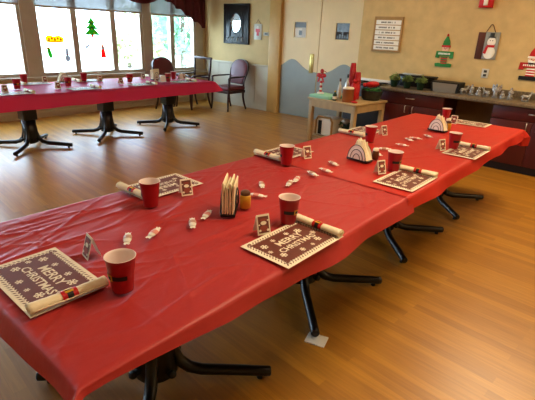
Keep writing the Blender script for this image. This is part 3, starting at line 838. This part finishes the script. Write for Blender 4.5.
# ------------------------------------------------------------------ counter wall
Z = .86
def cabinet(label, x0, x1, handles=True):
    t = thing('base_cabinet', label, 'cabinet', ((x0+x1)/2, 6.29, 0), 0, 'cherry base cabinets')
    w = (x1-x0)/2
    yf, yb = -.29, .305
    mb = MB(); mb.box(-w, w, yf+.02, yb, .1, Z-.042); mb.build('carcass', 'cherry', t)
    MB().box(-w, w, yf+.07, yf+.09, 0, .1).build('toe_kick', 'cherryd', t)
    d = MB().box(-w+.006, w-.006, yf, yf+.02, .655, Z-.05, 0, .003).build('drawer', 'cherry', t)
    MB().tube([(-.06,yf,.765-.02),(-.06,yf-.025,.745),(.06,yf-.025,.745),(.06,yf,.745)], .006, 8).build('handle', 'steel', d)
    for s in (-1, 1):
        a, b = (-w+.006, -.003) if s < 0 else (.003, w-.006)
        dd = MB().box(a, b, yf, yf+.02, .11, .645, 0, .003).build('door', 'cherry', t)
        x = s*.055
        MB().tube([(x,yf,.55),(x,yf-.025,.55),(x,yf-.025,.64),(x,yf,.64)], .006, 8).build('handle', 'steel', dd)
cabinet('cherry base cabinet left of the open kneehole', -2.965, -2.03)
cabinet('cherry base cabinet right of the open kneehole', -1.42, -.47)
cabinet('cherry base cabinet beyond the right picture edge', -.465, .50)
t = thing('countertop', 'speckled brown laminate countertop along the tan wall', 'countertop', (-1.2, 6.29, Z-.04))
MB().box(-1.785, 1.72, -.335, .308, 0, .04, 0, .006).build('worktop', 'counter', t)
MB().box(-1.785, 1.72, .288, .308, .04, .125, 0, .003).build('backsplash', 'counter', t)
o = MB().box(-2.03, -1.42, 6.55, 6.585, .0, Z-.045).build('kneehole_shade_panel', 'knee_shade'); struct(o, 'panel coloured with kneehole shade, standing for the wall behind')  # stands for the back wall; recess shade is in its colour

# black range behind the cart
t = thing('kitchen_range', 'charcoal range with black top and white back rail behind the cart', 'range', (-3.34, 6.385, 0))
MB().box(-.34, .34, -.20, .20, .02, .83, 0, .008).build('body', 'darkgrey', t)
MB().box(-.345, .345, -.205, .205, .83, .855, 0, .006).build('cooktop', 'blacken', t)
MB().box(-.345, .345, .165, .205, .855, .90, 0, .006).build('back_rail', 'white', t)
for (x, y) in ((-.17,-.09),(.17,-.09),(-.17,.08),(.17,.08)):
    MB().tube([(x+.07*math.cos(2*PI*i/20), y+.07*math.sin(2*PI*i/20), .860) for i in range(21)], .006, 6).build('burner_ring', 'blackp', t)
for x in (-.25,-.12,.12,.25): MB().tube([(x,-.20,.78),(x,-.225,.78)], .02, 12).build('control_knob', 'blackp', t)

# framed notice board with text strips
t = thing('notice_board', 'framed tan notice board with six white lettered strips', 'notice board', (-3.27, YD, 1.575))
MB().box(-.22, .22, -.02, -.001, -.24, .24, 0, .003).build('backing', 'plank', t)
mb = MB()
for (a, b, c, d) in ((-.235,-.215,-.25,.25),(.215,.235,-.25,.25),(-.215,.215,.23,.25),(-.215,.215,-.25,-.23)): mb.box(a, b, -.03, -.001, c, d, 0, .003)
mb.build('frame', 'plank', t)
random.seed(5)
for i in range(6):
    z = .17-.073*i
    s = MB().box(-.207, .207, -.024, -.019, z-.031, z+.031, 0, .001).build('lettered_strip', 'white', t)
    l = MB(); x = -.17+.02*random.random(); end = .16*random.uniform(.6, 1)
    while x < end:
        w = random.uniform(.008, .018)
        if random.random() < .84: l.box(x, x+w*.75, -.0252, -.0238, z-.011, z+.010)
        x += w+.003
    l.build('lettering', 'ink', s)

def cutout(name, label, loc, hat, face_m, barm, legA, legB, base, hatbase='white'):
    t = thing(name, label, 'wall decoration', loc)
    def P(pts, y0, y1): return [(a, y0, b) for a, b in pts]
    def part(nm, pts, m, y=-.014, d=.012):
        return MB().poly([(a, y, b) for a, b in pts], (0, -y-.0, 0)).build(nm, m, t)
    part('pointed_hat', [(-.06,.255),(.065,.255),(.05,.32),(.012,.385),(-.005,.385),(-.045,.32)], hat, -.015)
    MB().ball((.004,-.012,.395), (.016,.01,.018)).build('hat_bobble', 'red' if hat == 'green' else 'white', t)
    part('hat_brim', [(-.068,.24),(.072,.24),(.07,.265),(-.066,.265)], hatbase, -.020, .016)
    part('face', [(-.05,.19),(.05,.19),(.055,.245),(-.055,.245)], 'skin', -.014)
    if face_m == 'beard': part('beard', [(-.06,.225),(-.03,.215),(.03,.215),(.06,.225),(.05,.175),(0,.15),(-.05,.175)], 'white', -.018, .012)
    e = MB()
    for s in (-1, 1): e.ball((s*.02,-.0155,.228), (.006,.003,.006))
    e.ball((0,-.017,.217), (.007,.005,.007), 1); e.build('facial_features', ['ink','red'], t)
    b = part('arm_board', [(-.145,.10),(-.09,.095),(-.085,.125),(.085,.125),(.09,.095),(.145,.10),(.14,.185),(-.14,.185)], barm, -.018, .014)
    l = MB(); x = -.10
    for i in range(9): l.box(x+.022*i, x+.022*i+.014, -.0192, -.0178, .142, .166)
    l.build('painted_letters', 'white', b)
    lg = MB()
    for i in range(6): lg.box(-.05, .05, -.014, -.002, .02+.016*i, .036+.016*i, i % 2)
    lg.build('striped_legs', [legA, legB], t)
    part('shoe_base', [(-.13,-.02),(.13,-.02),(.14,.02),(.09,.03),(.0,.02),(-.09,.03),(-.14,.02)] if base == 'green' else [(-.12,-.03),(.12,-.03),(.12,.018),(-.12,.018)], base, -.018, .016)
    return t
cutout('hanging_elf_cutout', 'green pointed hat elf wooden cutout hanging on tan wall', (-2.345, YD, 1.19), 'green', '', 'green', 'red', 'green', 'green', 'red').scale = (.86, 1, 1.03)
cutout('hanging_red_hat_cutout', 'white bearded wooden cutout with red hat at right picture edge', (-1.215, YD, 1.12), 'red', 'beard', 'redpr', 'red', 'white', 'blackp')

t = thing('snowman_plaque', 'wooden plank plaque with painted snowman in red scarf on tan wall', 'wall plaque', (-1.80, YD, 1.31))
MB().box(-.135, -.045, -.02, -.001, 0, .34, 0, .003).build('brown_plank', 'brownwood', t)
MB().box(-.043, .135, -.02, -.001, .004, .345, 0, .003).build('grey_plank', 'greyblue', t)
mb = MB(); mb.ball((.04,-.019,.09), (.075,.008,.085)); mb.ball((.045,-.019,.225), (.055,.008,.06)); mb.build('painted_snowman', 'white', t)
mb = MB(); mb.box(-.005, .095, -.030, -.02, .155, .185, 0, .005); mb.poly([(-.01,-.03,.165),(.02,-.03,.165),(.0,-.03,.07),(-.035,-.03,.08)], (0,.008,0)); mb.build('painted_scarf', 'red', t)
mb = MB(); mb.box(.0, .085, -.030, -.02, .275, .29, 0, .003); mb.box(.015, .07, -.030, -.02, .29, .335, 0, .003); mb.build('painted_hat', 'darkgrey', t)
mb = MB(); mb.ball((.03,-.028,.24), .006); mb.ball((.06,-.028,.24), .006); mb.build('painted_eyes', 'ink', t)
MB().tube([(-.05,-.008,.335),(.0,-.012,.435),(.012,-.012,.44),(.024,-.012,.432),(.07,-.008,.34)], .004, 6).build('wire_hanger', 'brownwood', t)

t = thing('wall_outlet', 'pale outlet plate on tan wall below the snowman plaque', 'outlet', (-1.755, YD, 1.13))
MB().box(-.045, .045, -.008, -.0005, -.06, .06, 0, .003).build('cover_plate', 'plate', t)
for z in (-.025, .025): MB().box(-.02, .02, -.011, -.007, z-.016, z+.016, 0, .002).build('socket', 'ink', t)
t = thing('wall_mounted_fire_alarm', 'red fire alarm strobe on tan wall above the snowman plaque', 'fire alarm', (-1.915, YD, 2.035))
MB().box(-.085, .085, -.06, .0, -.085, .085, 0, .004).build('case', 'red', t); MB().box(-.025, .03, -.078, -.058, -.06, .06, 0, .006).build('strobe_lens', 'white', t)

# items on the counter
ZK = Z+.0005
def seedling(label, x, y, seed, s=1):
    random.seed(seed)
    t = thing('potted_seedling', label, 'plant', (x, y, ZK), 0, 'seedling pots')
    MB().lathe([(.045*s,0),(.062*s,.085),(.066*s,.087),(.066*s,.095),(.058*s,.095),(.055*s,.08)], 16).build('pot', 'leafd', t)
    MB().lathe([(.001,.078),(.056*s,.08)], 16, cap=False).build('soil', 'soil', t)
    mb = MB()
    for i in range(220):
        a = random.random()*2*PI; r = .085*s*math.sqrt(random.random()); h = .10+.105*random.random()*(1-r/.13)
        p = Vector((r*math.cos(a), r*math.sin(a), h)); q = random.random()*2*PI; L_ = .028; w = .012; up = random.uniform(-.01, .014)
        d = Vector((math.cos(q)*L_, math.sin(q)*L_, up)); e = Vector((-math.sin(q)*w, math.cos(q)*w, .002))
        mb.flat([p-d, p+e, p+d, p-e])
        if i % 5 == 0: mb.tube([(r*.3*math.cos(a), r*.3*math.sin(a), .078), tuple(p)], .0015, 4)
    mb.build('leaves', 'leaf', t, recalc=False)
seedling('leafy seedling pot at left end of the countertop', -2.865, 6.20, 1, .92)
seedling('leafy seedling pot in the middle of the three pots', -2.655, 6.18, 2, .92)
seedling('leafy seedling pot beside the silver roasting pan', -2.445, 6.15, 3, .88)
t = thing('black_tray', 'long black plastic tray standing behind the seedling pots', 'tray', (-2.66, 6.49, ZK))
mb = MB(); mb.box(-.28, .28, -.055, .055, 0, .012, 0, .003); mb.box(-.29, .29, -.065, -.05, .01, .15, 0, .004); mb.box(-.29, .29, .05, .065, .01, .15, 0, .004); mb.box(-.29, -.275, -.05, .05, .01, .15, 0, .004); mb.box(.275, .29, -.05, .05, .01, .15, 0, .004)
mb.build('tray_body', 'blacken', t); MB().box(-.30, .30, -.075, .07, .15, .165, 0, .005).build('lid', 'blackp', t)
MB().box(-.2, .1, -.06, .02, .165, .185, 0, .004).build('clear_cover', 'steel', t)
t = thing('roasting_pan', 'silver roasting pan with black ends beside the seedling pots', 'pan', (-2.14, 6.34, ZK))
mb = MB(); mb.poly([(-.15,-.11,0),(.15,-.11,0),(.17,-.12,.12),(-.17,-.12,.12)], (0,.23,0)); mb.build('pan_body', 'steel', t)
mb = MB(); mb.box(-.19, .19, -.135, .135, .12, .135, 0, .005); mb.build('rim', 'blackp', t)
for s in (-1, 1): MB().poly([(s*.152,-.112,.0),(s*.18,-.112,.0),(s*.20,-.122,.125),(s*.172,-.122,.125)], (0,.234,0)).build('end_panel', 'blackp', t)

# silver figurines
def figurine(name, label, x, y, kind, h, rz=0, sc=1.1):
    t = thing(name, label, 'figurine', (x, y, ZK), rz, 'silver figurines on the countertop'); t.scale = (sc,)*3
    MB().lathe([(.03,0),(.032,.006),(.026,.012)], 14, sx=1.25).build('base', 'silver_d', t)
    mb = MB()
    if kind in ('stand', 'wing'):
        mb.lathe([(.026,.010),(.024,h*.3),(.017,h*.6),(.020,h*.72),(.010,h*.80),(.006,h*.83)], 14, sy=.8)
        mb.ball((0,-.002,h*.90), (.014,.014,.017))
        mb.build('robed_body', 'silver', t)
        for s in (-1, 1): MB().tube([(s*.018,0,h*.70),(s*.024,-.012,h*.55),(s*.006,-.026,h*.56)], [.007,.007,.005], 8).build('arm', 'silver', t)
        if kind == 'wing':
            for s in (-1, 1): MB().poly([(s*.006,.014,h*.72),(s*.045,.022,h*.98),(s*.055,.024,h*.75),(s*.04,.02,h*.42),(s*.012,.014,h*.45)], (0,.005,0)).build('wing', 'silver', t)
    elif kind == 'kneel':
        mb.lathe([(.030,.010),(.032,h*.25),(.020,h*.5),(.018,h*.66),(.009,h*.76)], 14, sx=1.1)
        mb.ball((0,-.008,h*.88), (.014,.014,.017))
        mb.build('robed_body', 'silver', t)
        for s in (-1, 1): MB().tube([(s*.017,0,h*.62),(s*.022,-.018,h*.5),(s*.004,-.034,h*.58)], [.007,.007,.005], 8).build('arm', 'silver', t)
    else:
        mb.tube([(-.042,0,.050),(-.03,0,.054),(0,0,.052),(.03,0,.056),(.045,0,.072),(.052,0,.088)], [.012,.02,.019,.018,.012,.009], 10)
        mb.ball((.060,0,.092), (.018,.010,.011)); mb.ball((.050,.008,.104), (.004,.003,.009)); mb.ball((.050,-.008,.104), (.004,.003,.009))
        for (a, b) in ((-.03,.010),(-.03,-.010),(.03,.010),(.03,-.010)): mb.tube([(a,b,.05),(a+.002,b,.028),(a,b,.010)], [.008,.006,.006], 8)
        mb.tube([(-.045,0,.052),(-.055,0,.04)], [.005,.003], 6)
        mb.build('animal_body', 'silver', t)
figs = [('lamb_figurine', 'small silver lying animal figurine next to the roasting pan', 456.5, 'animal', .09, .9), ('standing_figurine', 'silver standing robed figurine second from roasting pan', 464, 'stand', .125, 0),
 ('kneeling_figurine', 'silver kneeling figurine third from the roasting pan', 471.5, 'kneel', .105, .4), ('donkey_figurine', 'silver four legged figurine left of the winged figure', 481.5, 'animal', .1, 2.6),
 ('winged_figurine', 'tallest silver figurine with spread wings', 490.5, 'wing', .16, 0), ('kneeling_figurine', 'short silver kneeling figurine right of the winged figure', 498.5, 'kneel', .085, -.5),
 ('standing_figurine', 'silver standing figurine below the red hat cutout', 507.5, 'stand', .13, .2), ('donkey_figurine', 'silver four legged figurine farthest right on the countertop', 523.5, 'animal', .1, .4)]
FX = {456.5: -1.885, 464: -1.785, 471.5: -1.695, 481.5: -1.60, 490.5: -1.49, 498.5: -1.40, 507.5: -1.31, 523.5: -1.135}
for nm, lab, px, kd, h, rz in figs:
    figurine(nm, lab, FX[px], 6.26, kd, h, rz)

# ------------------------------------------------------------------ cart with supplies
CX, CY, CR = -3.24, 5.55, -.08
ZV = .69
t = thing('wooden_cart', 'light wooden work table with lower shelf before the double doors', 'table', (CX, CY, 0), CR)
wx, wy = .40, .375
MB().box(-wx-.02, wx+.02, -wy-.02, wy+.02, ZV-.025, ZV, 0, .005).build('top', 'cart', t)
MB().box(-wx, wx, -wy, -wy+.022, ZV-.125, ZV-.025).build('apron', 'cart', t); MB().box(-wx, wx, wy-.022, wy, ZV-.125, ZV-.025).build('apron', 'cart', t)
MB().box(-wx, -wx+.022, -wy+.022, wy-.022, ZV-.125, ZV-.025).build('apron', 'cart', t); MB().box(wx-.022, wx, -wy+.022, wy-.022, ZV-.125, ZV-.025).build('apron', 'cart', t)
for sx in (-1, 1):
    for sy in (-1, 1): MB().box(min(sx*wx, sx*(wx-.06)), max(sx*wx, sx*(wx-.06)), min(sy*wy, sy*(wy-.06)), max(sy*wy, sy*(wy-.06)), 0, ZV-.03, 0, .004).build('leg', 'cart', t)
MB().box(-wx+.02, wx-.02, -wy+.06, wy-.02, .12, .14, 0, .003).build('shelf', 'cart', t)
CT = Matrix.Translation((CX, CY, 0)) @ Matrix.Rotation(CR, 4, 'Z')
def cw(x, y, z): v = CT @ Vector((x, y, z)); return (v.x, v.y, v.z)
ZI = ZV+.0005
CI = CT.inverted()
def wl(X, Y): v = CI @ Vector((X, Y, 0)); return v.x, v.y
o = MB().box(-.18, .18, -.17, .17, 0, .042, 0, .006).build('mint_box', 'mint'); o.location = cw(-.225, -.205, ZI); o.rotation_euler = (0,0,CR); tag(o, 'flat mint green box at left front of the wooden cart', 'box')
# candy cane post with bow
t = thing('candy_cane_decoration', 'red and white striped post with red bow on mint green box', 'decoration', cw(-.345, -.20, ZI+.043))
MB().lathe([(.052,0),(.054,.01),(.042,.02),(.025,.025)], 18).build('snowy_base', 'white', t)
mb = MB()
for i in range(7): mb.lathe([(.018,.02+.032*i),(.019,.036+.032*i),(.018,.052+.032*i)], 12, i % 2)
mb.build('striped_post', ['red','white'], t)
mb = MB()
for s in (-1, 1):
    mb.ball((s*.04,-.01,.255), (.042,.018,.03)); mb.poly([(s*.008,-.02,.25),(s*.03,-.02,.24),(s*.06,-.02,.16),(s*.03,-.02,.165)], (0,.008,0))
mb.ball((0,-.015,.255), .02); mb.build('bow', 'red', t)
mb = MB(); mb.ball((.0,0,.31), (.028,.022,.034)); mb.tube([(.02,0,.32),(.06,0,.31),(.075,0,.30)], [.006,.005,.003], 6); mb.build('topper', 'redpr', t)
# bottles and tin
def bottle(label, x, y, h, m, cap, r=.028):
    t = thing('bottle', label, 'bottle', cw(x, y, ZI), 0, 'bottles on the wooden cart')
    MB().lathe([(r*.9,0),(r,.004),(r,h*.55),(r*.75,h*.68),(r*.4,h*.76),(r*.38,h*.9)], 16).build('body', m, t)
    MB().lathe([(r*.45,h*.88),(r*.45,h),(r*.3,h*1.01)], 12).build('cap', cap, t)
    MB().lathe([(r*1.01,h*.15),(r*1.01,h*.45)], 16, cap=False).build('paper_label', 'cream', t)
bottle('tall pale bottle at front of the cart cluster', *wl(-3.235, 5.30), .29, 'plate', 'brownsh')
bottle('dark brown bottle left of the copper tin', *wl(-3.27, 5.53), .25, 'brownsh', 'blackp', .034)
bottle('grey capped bottle behind the copper tin', *wl(-3.215, 5.46), .34, 'steel', 'darkgrey', .034)
bottle('small green bottle at left of the bottle cluster', *wl(-3.255, 5.225), .13, 'leafd', 'gold', .03)
t = thing('copper_tin', 'copper coloured round tin at front of the wooden cart', 'tin', cw(*wl(-3.08, 5.275), ZI))
MB().lathe([(.072,0),(.076,.006),(.076,.165),(.078,.17),(.074,.176)], 24).build('body', 'copper', t); MB().lathe([(.077,.17),(.077,.185),(.068,.195),(.02,.20)], 24).build('lid', 'cream', t)
# inverted cup stacks
def cupstack(label, x, y, n):
    t = thing('cup_stack', label, 'cup stack', cw(x, y, ZI), 0, 'inverted red cup stacks')
    for i in range(n):
        z = i*.028
        MB().lathe([(.049,z),(.0495,z+.004),(.047,z+.006),(.034,z+.118),(.031,z+.121),(.001,z+.119)], 20, cap=False).build('cup', 'cup', t)
cupstack('taller inverted stack of red cups on the wooden cart', *wl(-3.27, 5.67), 14)
cupstack('shorter inverted stack of red cups beside the basket', *wl(-3.145, 5.61), 10)
t = thing('red_gift_bag', 'crumpled red plastic bag between the cup stacks', 'bag', cw(*wl(-3.09, 5.455), ZI))
b = MB(); bm = bmesh.new(); bmesh.ops.create_icosphere(bm, subdivisions=4, radius=1)
for v in bm.verts:
    k = 1+.18*noise.noise(v.co*2.4)+.08*noise.noise(v.co*6); v.co = Vector((v.co.x*.07*k, v.co.y*.06*k, max(0, (v.co.z+.95)*.135*k)))
b.add(bm, 0, True); b.build('bag_body', 'red', t); MB().lathe([(.02,.21),(.035,.24),(.05,.27)], 10, cap=False).build('gathered_top', 'redpr', t)
# basket with greenery
t = thing('woven_basket', 'dark round basket of red and green decorations on the cart', 'basket', cw(*wl(-2.985, 5.765), ZI))
MB().lathe([(.11,0),(.135,.02),(.150,.10),(.155,.125),(.147,.125),(.125,.03),(.001,.02)], 28, cap=False).build('basket_body', 'basket', t)
mb = MB(); mb.tube([(.152*math.cos(2*PI*i/28), .152*math.sin(2*PI*i/28), .125) for i in range(29)], .009, 8, 0, False); mb.build('rim', 'blackp', t)
mb = MB(); random.seed(11)
for i in range(90):
    a = random.random()*2*PI; r = .14*math.sqrt(random.random()); p = Vector((r*math.cos(a), r*math.sin(a), .11+.05*random.random())); q = random.random()*6.28
    d = Vector((math.cos(q)*.04, math.sin(q)*.04, random.uniform(-.01,.02))); e = Vector((-math.sin(q)*.012, math.cos(q)*.012, .004)); mb.flat([p-d, p+e, p+d, p-e])
mb.build('greenery', 'green', t, recalc=False)
o = MB().ball((0,0,.0), (.10,.05,.045), 0, 20, 12).ball((-.10,0,.0), (.03,.045,.03)).build('red_ribbon_bundle', 'red'); o.location = cw(*wl(-2.985, 5.75), ZI+.212); o.rotation_euler = (0,-.15,.3); tag(o, 'red ribbon bundle lying on top of the dark basket', 'ribbon')
o = MB().ball((0,0,.014), (.05,.03,.016), 0, 16, 8).tube([(-.05,0,.016),(-.075,.01,.018),(-.08,-.01,.016)], .006, 6).build('red_bow', 'red'); o.location = cw(.31, -.28, ZI); tag(o, 'small red bow at the front right corner of cart', 'bow')
# lower shelf: tote and planter, bin
t = thing('storage_tote', 'tan rimmed white and black tote on lower shelf of cart', 'box', cw(-.20, -.10, .1405), CR)
mb = MB(); mb.box(-.15, .15, -.14, .14, 0, .26, 0, .02, 3); mb.build('body', 'white', t)
mb = MB(); mb.tube([(-.145,-.142,.012),(-.145,-.142,.22),(-.11,-.142,.275),(.11,-.142,.275),(.145,-.142,.22),(.145,-.142,.012)], .016, 8); mb.build('tan_rim', 'plank', t)
MB().box(-.10, -.04, -.146, -.139, .02, .22).build('black_stripe', 'blackp', t)
t = thing('foil_planter', 'dark leafy plant in silver foil on lower shelf of cart', 'plant', cw(.10, -.10, .1405))
MB().lathe([(.06,0),(.085,.10),(.10,.14),(.085,.13)], 16).build('pot', 'blackp', t)
mb = MB(); random.seed(4)
for i in range(60):
    a = random.random()*6.28; r = .11*math.sqrt(random.random()); p = Vector((r*math.cos(a), r*math.sin(a), .14+.11*random.random())); q = random.random()*6.28
    d = Vector((math.cos(q)*.035, math.sin(q)*.035, random.uniform(-.02,.02))); e = Vector((-math.sin(q)*.018, math.cos(q)*.018, .006)); mb.flat([p-d, p+e, p+d, p-e])
mb.build('leaves', 'leafd', t, recalc=False)
b = MB(); bm = bmesh.new(); bmesh.ops.create_icosphere(bm, subdivisions=3, radius=1)
for v in bm.verts: v.co = Vector((v.co.x*.07, v.co.y*.05, v.co.z*.04))*(1+.3*noise.noise(v.co*5))+Vector((0,-.02,.25))
b.add(bm, 0, False); b.build('foil', 'steel', t)

# ------------------------------------------------------------------ light
w = bpy.data.worlds.new('World'); SC.world = w; w.use_nodes = True
nt = w.node_tree; bg = nt.nodes['Background']
bg.inputs['Color'].default_value = (.58, .78, 1.0, 1); bg.inputs['Strength'].default_value = 15.0
def area(name, loc, size, energy, color, rot=(0,0,0), portal=False):
    l = bpy.data.lights.new(name, 'AREA'); l.shape = 'RECTANGLE'; l.size, l.size_y = size; l.energy = energy; l.color = color
    if portal: l.cycles.is_portal = True
    o = bpy.data.objects.new(name, l); COL.objects.link(o); o.location = loc; o.rotation_euler = rot; return o
for a, b in ((-2.2, .72), (1.02, 3.03), (3.24, 5.26), (5.44, 6.60)):  # first portal belongs to the added, unseen window bay
    area('window_portal', (XL-.14, (a+b)/2, 1.5), (1.75, b-a), 1, (1,1,1), (0, -PI/2, 0), True)
WARM = (1.0, .80, .52)
for x, y, e in ((-.45, 4.9, 46), (-.45, 2.0, 38), (2.1, 4.3, 26), (-.6, .1, 6), (-3.0, 5.3, 13)):  # last, weak one is a fill added to brighten the doors
    area('ceiling_and_fill_light', (x, y, ZC-.02), (1.1, .5), e, WARM)

# ------------------------------------------------------------------ camera
f = 432.; H = 1.55
p = math.atan((200-31)/f); roll_ = math.radians(2.5)
F = Vector((0, math.cos(p), -math.sin(p))); Rr = Vector((1, 0, 0)); U = Rr.cross(F)
c, s = math.cos(roll_), math.sin(roll_)
R2 = c*Rr+s*U; U2 = -s*Rr+c*U
d = Vector((.643, .766, 0)); n = Vector((.766, -.643, 0))
def cv(v): return Vector((v.dot(n), v.dot(d), v.z))
R2, U2, F2 = cv(R2), cv(U2), cv(F)
R2.normalize(); F2.normalize(); U2 = R2.cross(F2)
m = Matrix((R2, U2, -F2)).transposed().to_4x4()
m.translation = Vector((0, 0, H))
cam = bpy.data.cameras.new('camera'); cam.sensor_fit = 'HORIZONTAL'; cam.sensor_width = 36; cam.lens = f/535*36; cam.clip_start = .05
co = bpy.data.objects.new('camera', cam); COL.objects.link(co); co.matrix_world = m
SC.camera = co
SC.view_settings.view_transform = 'Standard'
SC.view_settings.look = 'None'
SC.view_settings.exposure = .2
SC.view_settings.gamma = .92
